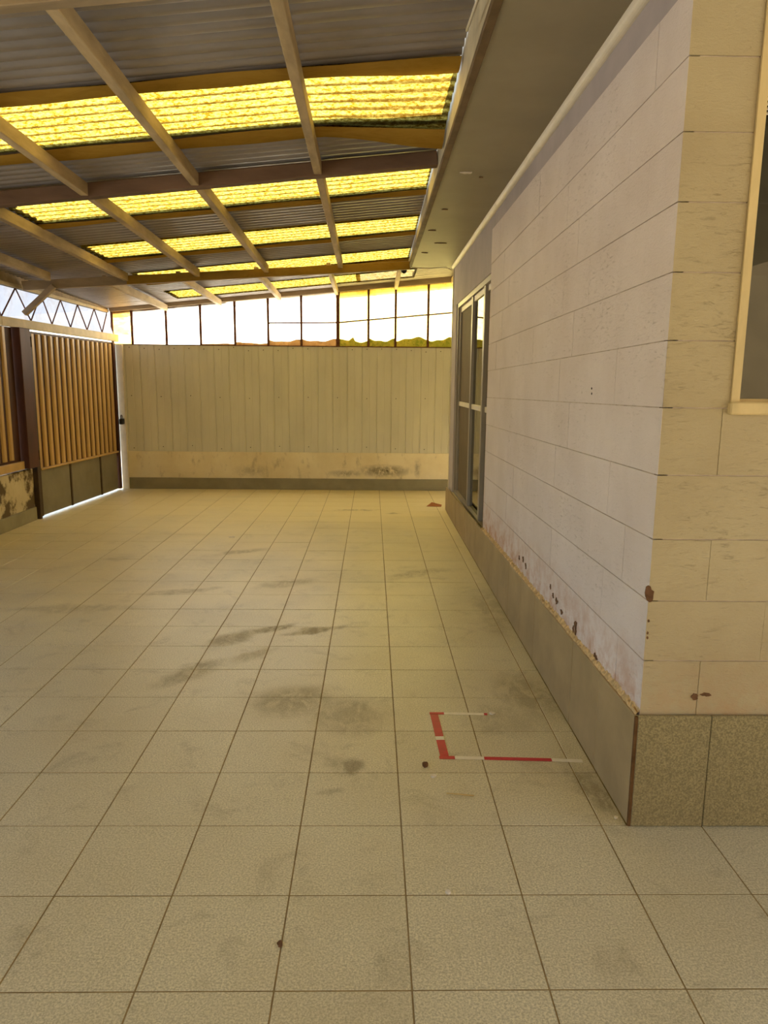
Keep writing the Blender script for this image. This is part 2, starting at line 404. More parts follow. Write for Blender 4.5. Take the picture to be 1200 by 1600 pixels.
# front wall of the house, facing the camera
wf = structure('wall_front', join('wall_front', [(XW+.032, 3.6, YF+.0035, YF+.13, 0, 1.362), (XW+.032, 1.066, YF+.0035, YF+.13, 1.362, SOF+.06), (1.066, 3.6, YF+.0035, YF+.13, 2.60, SOF+.06)], 'mortar'),
      label='cream painted concrete block wall of the house facing the camera')
for i in range(len(LINES)-1):
    za, zb = LINES[i]+jg, LINES[i+1]-jg
    if i == len(LINES)-2: zb = SOF+.05
    xs = [XW, 1.05 if i % 2 == 0 else 1.24]
    if i == 5 or i > 5: xs = [XW, 1.068]
    else:
        while xs[-1] < 2.6: xs.append(xs[-1]+.3985)
    for a, b in zip(xs[:-1], xs[1:]):
        y0 = YF+random.uniform(-.0012, .0012)
        a_, b_ = a+(.0006 if a > XW else 0), b-(.0006 if b != 1.068 else 0)
        m0 = .03 if a == XW else 0
        V = [(0, 0, 0), (m0, .03, 0), (m0, .03, zb-za), (0, 0, zb-za), (b_-a_, 0, 0), (b_-a_, .03, 0), (b_-a_, .03, zb-za), (b_-a_, 0, zb-za)]
        me = mesh('block', V, [(0, 1, 2, 3), (4, 7, 6, 5), (0, 4, 5, 1), (3, 2, 6, 7), (0, 3, 7, 4), (1, 5, 6, 2)], 'block_cream')
        put('block', me, wf, (a_, y0, za))
flake_y('paint_chip', .888-.018, .786, .013, .028, wf, 'chip_brown')
flake_y('paint_chip', 1.041, .447, .009, .010, wf, 'chip_brown')
flake_y('paint_chip', 1.076, .455, .016, .006, wf, 'chip_brown')
for z in (.70, .66, .645): flake_y('paint_chip', XW+.006, z, .003, .005, wf, 'chip_brown', .0018)

# rest of the house shell (gives the rooms behind the windows)
structure('wall_far', boxme('wall_far', HX+.162, 4.0, 8.10, 8.22, 0, SOF, 'interior_wall'))
structure('wall_inner', boxme('wall_inner', 3.6, 3.72, 2.33, 8.09, 0, SOF, 'interior_wall'))
structure('partition', boxme('partition', 1.07, 3.59, 5.30, 5.40, 0, SOF-.002, 'interior_wall'))

structure('wall_sunblock', boxme('wall_sunblock', 1.62, 1.72, 8.23, 9.98, .51, 2.95, 'plaster_white'))  # unseen, added to keep sun from leaking past the house corner
# skirting along the side wall: tiles whose top falls with the floor
def bbtop(y): return .384-.0195*(y-2.2)
br = structure('baseboard_right', mesh('baseboard_right', [(.856, 2.196, 0), (XW+.004, 2.196, 0), (XW+.004, 2.196, bbtop(2.2)-.012), (.856, 2.196, bbtop(2.2)-.012), (.856, 8.24, 0), (XW+.004, 8.24, 0), (XW+.004, 8.24, bbtop(8.24)-.012), (.856, 8.24, bbtop(8.24)-.012)],
      [(0, 1, 2, 3), (4, 7, 6, 5), (0, 4, 5, 1), (3, 2, 6, 7), (0, 3, 7, 4), (1, 5, 6, 2)], 'gap_dark'), label='grey tile skirting along the side of the house')
y = 2.184
random.seed(5)
while y < 8.24:
    y2 = min(y+.361, 8.25)
    a, b = y+.0012, y2-.0012; x0 = .848+random.uniform(-.0008, .0008)
    ha, hb = bbtop(a)+random.uniform(-.003, .002), bbtop(b)+random.uniform(-.003, .002)
    V = [(x0, 0, .004), (.864, 0, .004), (.864, 0, ha), (x0, 0, ha), (x0, b-a, .004), (.864, b-a, .004), (.864, b-a, hb), (x0, b-a, hb)]
    me = mesh('tile', V, [(0, 1, 2, 3), (4, 7, 6, 5), (0, 4, 5, 1), (3, 2, 6, 7), (0, 3, 7, 4), (1, 5, 6, 2)], 'zocalo_grey')
    bm = bmesh.new(); bm.from_mesh(me); bmesh.ops.bevel(bm, geom=list(bm.edges), offset=.0015, segments=1, affect='EDGES'); bm.to_mesh(me); bm.free()
    put('tile', me, br, (0, a, 0)); y = y2
# crumbling mortar on the ledge between the skirting and the blocks
V, Fc = [], []
N = 160
for i in range(N+1):
    yy = 2.19+(5.57-2.19)*i/N; b = bbtop(yy)
    V += [(.852+random.uniform(-.001, .003), yy, b-.003), (.858+random.uniform(-.002, .002), yy, b+random.uniform(.002, .012)), (.866, yy, b+random.uniform(.006, .022)), (XW+.002, yy, b+random.uniform(.012, .030))]
    if i:
        for j in range(3): Fc.append(((i-1)*4+j, i*4+j, i*4+j+1, (i-1)*4+j+1))
put('mortar_ledge', mesh('mortar_ledge', V, Fc, 'crumbled_mortar'), br, label='crumbling mortar along the top of the skirting')
# skirting of the front wall
bf = structure('baseboard_front', boxme('baseboard_front', .858, 3.6, 2.180, YF+.004, 0, .376, 'gap_dark'), label='green-grey terrazzo skirting at the foot of the front wall')
for (a, b) in ((.8590, 1.094), (1.096, 1.424), (1.426, 1.754), (1.756, 2.2)):
    put('tile', boxme('tile', 0, b-a, 0, .014, .002, .388, 'zocalo_green', .002), bf, (a, 2.171, 0))
put('corner_joint', boxme('corner_joint', .8490, .8585, 2.1735, 2.183, .001, .384, 'joint_brown'), bf, label='dark open joint at the skirting corner')

# eaves of the house
ce = structure('ceiling_eaves', join('ceiling_eaves', [(.425, 4.0, -4.0, 8.32, SOF, SOF+.05)], 'soffit_paint'), label='grey-green painted underside of the house eaves')
random.seed(3)
for (x, y, rx, ry) in ((.56, 4.66, .035, .018), (.49, 6.35, .03, .01), (.6, 6.9, .05, .012), (.52, 5.6, .02, .01), (.66, 4.75, .012, .01), (.5, 7.4, .03, .015)):
    o = [(x+a, y+b) for a, b in blob(9, rx, ry)]
    put('paint_flake', prism('paint_flake', o, SOF-.004, SOF+.002, 'chip_white' if rx > .03 and y < 5 else 'chip_brown'), ce)
fa = structure('trim_1', boxme('trim_1', .388, .4245, -4.0, 8.34, SOF-.006, SOF+.018, 'fascia_brown', .003), label='brown strip along the bottom edge of the eaves')
fb = structure('trim_2', mesh('trim_2', [(.396, -4, SOF+.018), (.424, -4, SOF+.018), (.424, -4, zr(.4, -4)+.02), (.396, -4, zr(.4, -4)+.02), (.396, 8.33, SOF+.018), (.424, 8.33, SOF+.018), (.424, 8.33, zr(.4, 8.33)+.05), (.396, 8.33, zr(.4, 8.33)+.05)],
      [(0, 1, 2, 3), (4, 7, 6, 5), (0, 4, 5, 1), (3, 2, 6, 7), (0, 3, 7, 4), (1, 5, 6, 2)], 'fascia_paint'), label='cream fascia board between the eaves and the patio roof')
for i, (a, b) in enumerate(((-4.0, 5.372), (5.380, 8.235))):
    pts = []
    V, Fc = [], []
    for yy in (a, b):
        for j in range(7):
            an = math.pi/2*j/6
            V.append((HX-.001-.032*math.cos(an)*(1-.0), yy, SOF+.001-.032*math.sin(an)))
        V.append((HX+.002, yy, SOF+.002))
    Fc = [tuple(range(8)), tuple(range(8, 16))]+[(j, (j+1) % 8, (j+1) % 8+8, j+8) for j in range(8)]
    structure('trim_%d' % (3+i), mesh('cove_bead', V, Fc, 'alu_white'), label=('long near length' if i == 0 else 'short far length')+' of white bead between eaves and wall')

# ------------------------------------------------------------------ window in the front wall
w1 = structure('window_1', label='cream wooden window with a slatted blind in the front wall')
put('frame', join('frame', [(1.069, 1.094, YF-.008, YF+.10, 1.366, 2.60), (2.30, 2.33, YF-.008, YF+.10, 1.366, 2.60), (1.094, 2.30, YF-.006, YF+.10, 2.565, 2.60)], 'wood_cream'), w1)
put('sill', boxme('sill', 1.064, 2.335, YF-.020, YF+.10, 1.345+.0005, 1.383, 'wood_cream', .004), w1)
put('stop_bead', join('stop_bead', [(1.094, 1.104, YF+.03, YF+.05, 1.383, 2.565), (1.104, 2.29, YF+.03, YF+.05, 1.383, 1.392)], 'wood_cream'), w1)
put('pane', boxme('pane', 1.094, 2.30, YF+.052, YF+.057, 1.384, 2.564, 'glass'), w1, label='dark glass pane')
put('lower_board', boxme('lower_board', 1.095, 2.30, YF+.070, YF+.085, 1.384, 1.757, 'frosted_board'), w1, label='grey board behind the lower glass')
for i in range(8):
    put('blind_slat', boxme('blind_slat', 0, 1.17, 0, .022, 0, .003, 'alu_white'), w1, (1.108, YF+.022, 2.185+i*.0125), (math.radians(32), 0, 0))

# ------------------------------------------------------------------ tall window in the side wall
w2 = structure('window_2', label='tall grey metal sliding window at the far end of the side wall')
XA = .888
put('frame', join('frame', [(XA, XA+.09, 7.800, 7.858, .265, 2.243), (XA, XA+.09, 5.58, 5.62, .265, 2.243), (XA, XA+.09, 5.62, 7.80, 2.200, 2.243), (XA, XA+.09, 5.62, 7.80, .265, .300)], 'alu_grey'), w2)
for (a, b, x0) in ((6.74, 6.81, XA+.008), (5.98, 6.05, XA+.004), (7.74, 7.799, XA+.02), (5.621, 5.66, XA+.02)):
    put('stile', boxme('stile', x0, x0+.045, a, b, .3005, 2.1995, 'alu_grey', .002), w2)
for (a, b, x0) in ((6.815, 7.735, XA+.026), (6.055, 6.735, XA+.020), (5.665, 5.975, XA+.026)):
    pm = 'glass' if a == 6.055 else 'fly_screen'
    put('mid_rail', boxme('mid_rail', x0, x0+.028, a, b, 1.200, 1.245, 'alu_white', .002), w2, label='white middle rail')
    put('top_rail', boxme('top_rail', x0, x0+.028, a, b, 2.150, 2.1995, 'alu_white', .002), w2)
    put('pane', boxme('pane', x0+.012, x0+.016, a-.003, b+.003, .302, 1.2, pm), w2)
    put('pane', boxme('pane', x0+.012, x0+.016, a-.003, b+.003, 1.245, 2.15, pm), w2)
put('sill', boxme('sill', .850, XA+.09, 5.58, 7.858, .2625, .2645, 'plaster_white'), w2)

# ------------------------------------------------------------------ back wall
YB = 9.80
structure('wall_back', boxme('wall_back', -3.26, 4.0, YB-.01, YB+.16, 0, .500, 'render_white', .004), label='low stained white rendered wall under the metal fence')
structure('baseboard_back', boxme('baseboard_back', -3.26, 1.6, YB-.032, YB-.0105, 0, .150, 'skirt_olive', .004), label='grey-olive painted skirting at the foot of the back wall')
fence = empty('metal_fence', (0, YB, .5), label='tall fence of pale ribbed metal panels on the low back wall', category='fence')
W = .1935
V = []
prof = [(0, 0), (.006, .009), (.012, .009), (.020, 0), (.100, 0), (.104, .002), (.112, .002), (.116, 0), (W, 0)]
for z in (0, 1.385):
    for (a, b) in prof: V.append((a, b, z))
    for (a, b) in reversed(prof): V.append((a, b+.004, z))
n = 2*len(prof)
PANEL = mesh('panel', V, [tuple(range(n)), tuple(range(n, 2*n))]+[(i, (i+1) % n, (i+1) % n+n, i+n) for i in range(n)], 'fence_panel')
SCREW = tubeme('screw', [(0, -.007, 0), (0, .002, 0)], .006, 'gap_dark', 6)
random.seed(2)
for i in range(-1, 26):
    x = -3.2402+i*W
    p = put('panel', PANEL, fence, (x, random.uniform(-.002, .002), 0))
    if x < 1.2:
        for z in ((.06, .72, 1.345) if i % 2 == 0 else (1.35,)):
            put('screw', SCREW, p, (.075, 0, z+random.uniform(-.02, .02)))
put('rail', boxme('rail', -3.24, 1.6, .012, .05, 1.30, 1.37, 'rust_bar'), fence)
put('rail', boxme('rail', -3.24, 1.6, .012, .05, .06, .12, 'rust_bar'), fence)

# clerestory of plastic film between rusty bars over the fence
w3 = structure('window_3', label='row of glowing plastic film panes between rusty bars over the back fence')
def wtop(x): return 2.343+.0953*(x+3.4)-.045      # top of the panes
XB = [-3.375, -3.118, -2.676, -2.232, -1.787, -1.356, -.925, -.45, -.052, .301, .725, 1.08, 1.50]
ZB = 1.888
for i, x in enumerate(XB):
    w_ = .048 if i == 7 else .030
    put('bar', boxme('bar', x-w_/2, x+w_/2, YB-.006, YB+.012, ZB, wtop(x), 'rust_bar'), w3)
put('bottom_rail', boxme('bottom_rail', -3.39, 1.55, YB-.004, YB+.014, ZB-.003, ZB+.008, 'rust_bar'), w3)
def zmid(x): return 2.195+(.094*(x+.45) if x > -.45 else .018*(x+.45))
for i in range(5, len(XB)-1):
    put('cross_bar', barme('cross_bar', (XB[i]+.012, YB, zmid(XB[i])+.009), (XB[i+1]-.012, YB, zmid(XB[i+1])+.009), .016, .018, 'rust_bar', bev=0), w3)
random.seed(21)
def filmpane(name, x0, x1, z0a, z0b, z1a, z1b, mat, y=YB+.020, wob=.004):
    V, Fc = [], []
    nx, nz = 8, 6
    for s_ in range(nz+1):
        for q in range(nx+1):
            t = q/nx; u = s_/nz
            V.append((x0+(x1-x0)*t, y+random.uniform(-wob, wob), (z0a+(z0b-z0a)*t)*(1-u)+(z1a+(z1b-z1a)*t)*u))
    for s_ in range(nz):
        for q in range(nx):
            a = s_*(nx+1)+q; Fc.append((a, a+1, a+nx+2, a+nx+1))
    return put(name, mesh(name, V, Fc, mat, True), w3)
for i in range(len(XB)-1):
    a, b = XB[i], XB[i+1]
    m_ = 'film_amber' if i == 0 else ('film_white' if i < 7 else 'film_yellow')
    if i < 5: filmpane('pane', a, b, ZB, ZB, wtop(a), wtop(b), m_)
    else:
        filmpane('pane', a, b, ZB, ZB, zmid(a), zmid(b), m_)
        filmpane('pane', a, b, zmid(a), zmid(b), wtop(a), wtop(b), m_)
    # doubled film at the top and, crumpled, at the bottom
    if i > 3: filmpane('film_hem', a+.007, b-.007, wtop(a)-.085, wtop(b)-.085, wtop(a)-.002, wtop(b)-.002, m_, YB+.012, .002)
    hts = {4: .03, 5: .065, 6: .075, 7: .07, 8: .085, 9: .10, 10: .10, 11: .10, 3: .015}.get(i)
    if hts:
        V, Fc = [], []
        nx = 14
        ph = random.uniform(0, 6)
        for q in range(nx+1):
            t = q/nx; x = a+.007+(b-a-.014)*t
            h_ = hts*(1+.22*math.sin(5*t+ph)+.10*math.sin(13*t+ph))
            if i == 7 and .35 < t < .55: h_ += .06*(t-.35)/.2
            V += [(x, YB-.002, ZB+.008), (x, YB-.001+random.uniform(-.002, .002), ZB+.008+h_*.6), (x, YB, ZB+.008+h_)]
            if q:
                for j in (0, 1): Fc.append(((q-1)*3+j, q*3+j, q*3+j+1, (q-1)*3+j+1))
        put('torn_film', mesh('torn_film', V, Fc, 'film_torn_green' if i >= 7 else 'film_torn_brown', True), w3)

# ------------------------------------------------------------------ patio roof
roof = structure('ceiling', label='sloping patio roof of corrugated metal with yellow translucent strips on timber purlins')
def sheet(name, x0, x1, y0, y1, mat, dz=0.0, sag=None, spw=8, nx=10, **p):
    WL, amp = (.078, .013) if mat == 'sheet_metal' else (.094, .0085)
    if mat == 'sheet_metal': spw = 10
    ny = max(4, int(round((y1-y0)/WL*spw)))
    V, Fc = [], []
    for q in range(ny+1):
        yy = y0+(y1-y0)*q/ny
        for j in range(nx+1):
            xx = x0+(x1-x0)*j/nx
            w_ = math.sin(2*math.pi*yy/WL)
            z = zr(xx, yy)+dz+(.042*((1+w_)/2)**3 if mat == 'sheet_metal' else amp*(1+w_))
            y_ = yy
            if sag: y_, z = sag(xx, yy, z)
            V.append((xx, y_, z))
    for q in range(ny):
        for j in range(nx):
            a = q*(nx+1)+j; Fc.append((a, a+1, a+nx+2, a+nx+1))
    return put(name, mesh(name, V, Fc, mat, True), roof, **p)
GAPS = [(-.55, -.05), (.75, 1.25), (2.05, 2.50), (3.645, 4.205), (5.135, 5.61), (6.447, 6.92), (7.735, 8.18), (8.955, 9.45)]
XL, XR, XT = -3.52, .392, -2.44
edges = [-2.6]+[v for gp in GAPS for v in gp]+[9.97]
for i in range(0, len(edges), 2):
    a, b = edges[i], edges[i+1]
    far = a > 8.0
    sheet('corrugated_sheet', XL, 1.55 if far else XR, a, b, 'sheet_metal', nx=6)
    if far and i == len(edges)-2: pass
for i, (a, b) in enumerate(GAPS):       # opaque sheets left of the strips, lapped over their neighbours
    sheet('corrugated_sheet', XL, XT+.06, a-.09, b+.09, 'sheet_metal', dz=.003, nx=3)
def sag1(x, y, z):
    t = max(0.0, (x+.33)/.72)
    t = t*t*(3-2*t)*.35+.65*t
    v = (y-3.5)/.9
    z -= t*(.018+.062*max(0, v)) + (.03*t*t*(v-.8)/.2 if v > .8 else 0)
    y += .05*t*v
    return y, z
LAPS = [(.0, .11)]*len(GAPS); LAPS[3] = (.135, .175); LAPS[-1] = (.0, .0)
def band(x0, x1, y0, y1, drop, sag=None):
    """smooth turned-down edge of a translucent sheet where it laps under the metal"""
    V, Fc = [], []
    nx, ny = 30, 5
    for q in range(ny+1):
        for j in range(nx+1):
            xx = x0+(x1-x0)*j/nx; v = q/ny; yy = y0+(y1-y0)*v
            z = zr(xx, yy)-.016-drop*math.sin(math.pi*v)+.004*math.sin(7*xx+3*v)
            if sag: yy, z = sag(xx, yy, z)
            V.append((xx, yy, z))
    for q in range(ny):
        for j in range(nx):
            a_ = q*(nx+1)+j; Fc.append((a_, a_+1, a_+nx+2, a_+nx+1))
    put('yellow_band', mesh('yellow_band', V, Fc, 'band_yellow', True), roof)
for i, (a, b) in enumerate(GAPS):
    la, lb = LAPS[i]
    x1 = .386
    if la: band(XT, x1, a-la, a-.004, .010, sag1 if i == 3 else None)
    if lb: band(XT, x1, b+.004, b+lb, .014, sag1 if i == 3 else None)
for i, (a, b) in enumerate(GAPS):
    if i == 3:
        sheet('translucent_sheet', XT, .388, a-.11, b+.14, 'yellow_sheet', dz=-.008, sag=sag1, nx=28, spw=10, label='loose yellow translucent sheet sagging at its torn end by the eaves')
    elif i == len(GAPS)-1:
        sheet('translucent_sheet', XT, -.15, a-.10, b+.09, 'yellow_sheet', dz=-.010, label='yellow translucent corrugated sheet')
        sheet('translucent_sheet', -.20, .52, a-.10, b+.09, 'clear_sheet', dz=-.013, label='clear translucent corrugated sheet')
        sheet('corrugated_sheet', .50, 1.55, a-.09, b+.09, 'sheet_metal', dz=.003, nx=3)
    else:
        sheet('translucent_sheet', XT, XR-.004, a-.06, b+.09, 'yellow_sheet', dz=-.010, label='yellow translucent corrugated sheet')
# timbers
def purlin(x, y0, y1, w=.048, h=.075, mat='timber'):
    o = -.022
    put('purlin', barme('purlin', (x, y0, zr(x, y0)+o), (x, y1, zr(x, y1)+o), w, h, mat), roof)
G3a, G3b = Vector((-3.40, 7.42, 2.365)), Vector((.384, 8.09, 2.700))
for x in (-.340, -1.09, -1.765, -2.445):
    t = (x-G3a.x)/(G3b.x-G3a.x); yg = G3a.y+(G3b.y-G3a.y)*t
    purlin(x, -2.6, 2.66); purlin(x, 2.74, 4.765); purlin(x+.004, 4.845, yg-.03)
purlin(-3.05, -2.6, 4.765); purlin(-3.05, 4.845, 7.2)
for x in (-.464, -1.20, -1.965, -2.66, .30, 1.03):
    t = min(1.0, (x-G3a.x)/(G3b.x-G3a.x)); yg = G3a.y+(G3b.y-G3a.y)*t+.03
    purlin(x, max(yg, 8.36 if x > .2 else 0), 9.775, w=.042)
def girder(y, mat, h=.085, w=.055, x0=-3.40, x1=.386):
    put('girder', barme('girder', (x0, y, zr(x0, y)-.020), (x1, y, zr(x1, y)-.020), w, h, mat), roof)
girder(2.70, 'timber_beam'); girder(4.805, 'timber_dark', h=.082, w=.075)
put('girder', barme('girder', G3a, G3b, .05, .085, 'timber_beam'), roof)
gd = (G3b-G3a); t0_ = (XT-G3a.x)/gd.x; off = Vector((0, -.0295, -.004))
put('yellow_band', barme('yellow_band', G3a+gd*t0_+off, G3b+off, .006, .078, 'band_yellow', bev=0), roof, label='yellow strip added on the girder for the light it catches')  # yellow light on the girder face, put in as a coloured strip
girder(-.5, 'timber_beam')
put('knee_brace', barme('knee_brace', (-3.10, 7.46, 2.325), (-3.40, 7.45, 2.06), .05, .055, 'timber_beam', upv=(0, 1, 0)), roof)
put('back_beam', barme('back_beam', (-3.40, YB+.0, wtop(-3.40)+.072), (1.55, YB+.0, wtop(1.55)+.072), .05, .074, 'timber_beam'), roof)
put('top_flashing', barme('top_flashing', (-3.40, YB+.03, zr(-3.4, YB)+.03), (-1.9, YB+.03, zr(-1.9, YB)+.03), .01, .10, 'timber_dark', bev=0), roof)
put('top_flashing', barme('top_flashing', (-1.25, YB+.03, zr(-1.25, YB)+.03), (-.02, YB+.03, zr(-.02, YB)+.03), .01, .10, 'timber_dark', bev=0), roof)
put('top_flashing', barme('top_flashing', (.22, YB+.03, zr(.22, YB)+.03), (1.55, YB+.03, zr(1.55, YB)+.03), .01, .10, 'timber_dark', bev=0), roof)

# ------------------------------------------------------------------ left side: truss, low wall, slatted panel, gate
truss = empty('lattice_truss', (-3.43, 7.0, 2.0), label='long lattice truss of rusty zigzag bars over the gate', category='truss')
def tp(name, me): 
    o = put(name, me, truss); o.matrix_parent_inverse = Matrix.Translation((3.43, -7.0, -2.0)); return o
YT0 = -4.0
def xtop(y): return -3.43
ztt = lambda y: 2.300
tp('top_chord', barme('top_chord', (xtop(YT0), YT0, 2.325), (xtop(9.82), 9.82, 2.325), .04, .035, 'chord_paint'))
tp('bottom_chord', barme('bottom_chord', (gx(YT0)*0-3.49, YT0, 2.012), (-3.49, 7.1, 2.012), .05, .086, 'chord_paint'))
tp('bottom_chord', barme('bottom_chord', (gx(7.101), 7.101, 2.012), (gx(9.83), 9.83, 2.012), .05, .086, 'chord_paint'))
tops = [6.80, 7.336, 7.885, 8.369, 8.84, 9.356, 9.80]
bots = [6.6, 7.137, 7.675, 8.11, 8.538, 8.96, 9.381]
y_ = 6.6
while y_ > YT0+.6:
    tops.insert(0, y_-.35); y_ -= .5; bots.insert(0, y_)
bx = lambda y: gx(y) if y > 7.1 else -3.49
for i in range(len(bots)):
    a = (bx(bots[i]), bots[i], 2.012); b = (xtop(tops[i]), tops[i], 2.292)
    tp('diagonal', tubeme('diagonal', [a, b], .0075, 'rust_bar', 6))
    if i+1 < len(bots):
        c_ = (bx(bots[i+1]), bots[i+1], 2.012); tp('diagonal', tubeme('diagonal', [b, c_], .0075, 'rust_bar', 6))
structure('trim_6', mesh('edge_board', [(-3.425, YT0, 2.29), (-3.425, 9.82, 2.29), (-3.425, 9.82, zr(-3.42, 9.82)+.03), (-3.425, YT0, zr(-3.42, YT0)+.03), (-3.455, YT0, 2.29), (-3.455, 9.82, 2.29), (-3.455, 9.82, zr(-3.45, 9.82)+.03), (-3.455, YT0, zr(-3.45, YT0)+.03)], [(0, 1, 2, 3), (4, 7, 6, 5), (0, 4, 5, 1), (3, 2, 6, 7), (0, 3, 7, 4), (1, 5, 6, 2)], 'timber_beam'), label='timber board closing the gap between lattice truss and roof')
w4 = structure('window_4', label='strip of bluish white plastic sheet behind the lattice truss')
ye = [YT0, -1.2, 1.6, 4.4, 7.1, 9.84]
for a, b in zip(ye[:-1], ye[1:]):
    xa, xb = bx(a)-.02, bx(b-.001)-.02
    if b == 7.1: xb = -3.51
    V = [(xa, a, 2.0), (xb, b, 2.0), (-3.462, b, 2.33), (-3.462, a, 2.33)]
    put('pane', mesh('pane', V, [(0, 1, 2, 3)], 'film_blue'), w4)
# low wall with peeling paint
wleft = structure('wall_left', boxme('wall_left', -3.62, -3.475, -5.45, 7.52, 0, .535, 'render_peeling', .01), label='low rendered wall with peeling paint under the slatted panel')
structure('baseboard_left', boxme('baseboard_left', -3.4745, -3.455, -4.0, 7.50, 0, .135, 'skirt_olive', .003), label='grey-olive skirting on the low left wall')
def slats(parent, y0, n, pitch, z0, z1, w=.086):
    V = []
    pr = [(0, 0), (.010, .010), (.018, .014), (w-.018, .014), (w-.010, .010), (w, 0)]
    for z in (0, z1-z0):
        for (a, b) in pr: V.append((b, a, z))
        for (a, b) in reversed(pr): V.append((b*.5-.006, a, z))
    m = 2*len(pr)
    me = mesh('slat', V, [tuple(range(m)), tuple(range(m, 2*m))]+[(i, (i+1) % m, (i+1) % m+m, i+m) for i in range(m)], 'gate_slat')
    for i in range(n): put('slat', me, parent, (0, y0+i*pitch, z0))
panel = empty('slatted_panel', (-3.475, 7.19, .55), label='fixed brown panel of upright metal slats left of the gate post', category='panel')
slats(panel, -.13-.137*10, 11, .137, .105, 1.365, .078)
put('backing', boxme('backing', -.02, -.004, -3.0, .10, .08, 1.372, 'gate_brown'), panel)
put('bottom_rail', boxme('bottom_rail', -.02, .03, -3.0, .10, .0, .08, 'gate_slat', .003), panel)
post = empty('gate_post', (-3.45, 7.39, 0), label='dark red-brown square steel post between slatted panel and gate', category='post')
put('shaft', boxme('shaft', -.06, .045, -.085, .135, .55, 1.925, 'gate_brown', .005), post)
put('foot', boxme('foot', -.05, .02, .136, .178, 0, .55, 'gate_edge', .004), post)
for z in (.62, 1.75): put('hinge', tubeme('hinge', [(.035, .148, z), (.035, .148, z+.1)], .013, 'gate_edge', 8), post)

ang = math.atan(.058)
gate = empty('metal_gate', (gx(7.60), 7.60, .0), (0, 0, -ang), label='brown slatted metal gate with three grey-olive sheet panels below', category='gate')
GL = 2.10
slats(gate, .02, 16, (GL-.07-.086-.02)/15, .52, 1.885, .076)
put('backing', boxme('backing', -.022, -.006, .0, GL, .45, 1.885, 'gate_brown'), gate)
put('top_rail', boxme('top_rail', -.022, .0, 0, GL, 1.8855, 1.908, 'gate_brown'), gate)
put('end_stile', boxme('end_stile', -.022, .026, GL-.065, GL, .015, 1.90, 'gate_brown', .003), gate)
put('hinge_stile', boxme('hinge_stile', -.022, .024, -.028, .016, .02, 1.90, 'gate_edge', .003), gate)
put('middle_rail', boxme('middle_rail', -.022, .030, .017, GL-.066, .498, .519, 'gate_slat', .003), gate)
dv = [.018, .70, 1.50, GL-.066]
for a, b in zip(dv[:-1], dv[1:]):
    put('sheet_panel', boxme('sheet_panel', -.012, .004, a+.016, b-.016, .020, .497, 'gate_sheet', .003), gate)
for y in dv[1:-1]: put('divider', boxme('divider', -.018, .014, y-.0155, y+.0155, .018, .497, 'gate_edge', .002), gate)
structure('trim_5', boxme('trim_5', -3.327, -3.2405, YB-.058, YB-.012, 0, 1.885, 'alu_white', .004), label='white upright jamb at the closing side of the gate')
lock = empty('padlock', (gx(9.70)+.035, 9.70, .86), label='dark padlock on the closing edge of the gate', category='padlock')
put('case', boxme('case', -.0, .045, -.04, .05, 0, .075, 'black_plastic', .008), lock)
put('shackle', tubeme('shackle', [(.02, -.022, .07)]+[(.02, -.026*math.cos(math.pi*i/8)+.004, .095+.026*math.sin(math.pi*i/8)) for i in range(9)]+[(.02, .03, .07)], .006, 'gate_edge', 8), lock)

# unseen wall behind the camera, shaped to bounce sun onto the near patio
structure('wall_bounce', boxme('wall_bounce', -3.6, 12.0, -5.6, -5.45, 0, 4.2, 'plaster_tan'), label='unseen plain wall behind the camera, added to bounce sunlight into the patio')

# ------------------------------------------------------------------ floor tape and litter
def strip(name, pieces, w, label):
    """pieces: list of (start, end, colour) along one line on the floor"""
    s0 = Vector(pieces[0][0]+(0,))
    o = empty(name, (s0.x, s0.y, 0), label=label, category='tape', group='tape outline on the floor')
    for (a, b, m_) in pieces:
        a, b = Vector(a+(0,))-s0, Vector(b+(0,))-s0
        d = (b-a).normalized(); s = Vector((-d.y, d.x, 0))*w/2
        me = prism('segment', [tuple((a+s)[:2]), tuple((a-s)[:2]), tuple((b-s)[:2]), tuple((b+s)[:2])], .0008, .0018, m_)
        put('segment', me, o)
    return o
strip('floor_tape', [((.262, 3.006), (.325, 3.004), 'tape_red'), ((.3255, 3.004), (.500, 2.998), 'tape_white'), ((.5005, 2.998), (.515, 2.996), 'tape_red')], .020, 'far strip of the red and white tape outline, mostly white')
strip('floor_tape', [((.281, 2.992), (.286, 2.792), 'tape_red'), ((.286, 2.7915), (.287, 2.762), 'tape_white'), ((.287, 2.7615), (.291, 2.632), 'tape_red')], .034, 'left strip of the tape outline, red with a small white break')
strip('floor_tape', [((.270, 2.621), (.330, 2.6195), 'tape_red'), ((.3305, 2.6195), (.443, 2.615), 'tape_white'), ((.4435, 2.615), (.703, 2.603), 'tape_red'), ((.7035, 2.603), (.820, 2.594), 'tape_white')], .022, 'near strip of the tape outline, long red stretch between two white ends')
random.seed(8)
def scrap(name, x, y, rx, ry, th, mat, label, cat, rot=0.0):
    o = blob(9, rx, ry, .3)
    put(name, prism(name, o, .0006, th, mat), None, (x, y, 0), (0, 0, rot), label=label, category=cat)
scrap('brick_chip', .212, 2.560, .012, .016, .010, 'chip_brown', 'small reddish brown chip on the floor beside the tape corner', 'chip')
scrap('plaster_crumb', .236, 2.482, .012, .009, .006, 'chip_white', 'white plaster crumb just in front of the brown chip', 'crumb')
scrap('plaster_crumb', .536, 3.002, .012, .010, .006, 'chip_white', 'white crumb at the loose end of the far tape strip', 'crumb')
scrap('plaster_crumb', .225, 1.858, .009, .007, .006, 'chip_white', 'white crumb on the tile joint in the foreground', 'crumb')
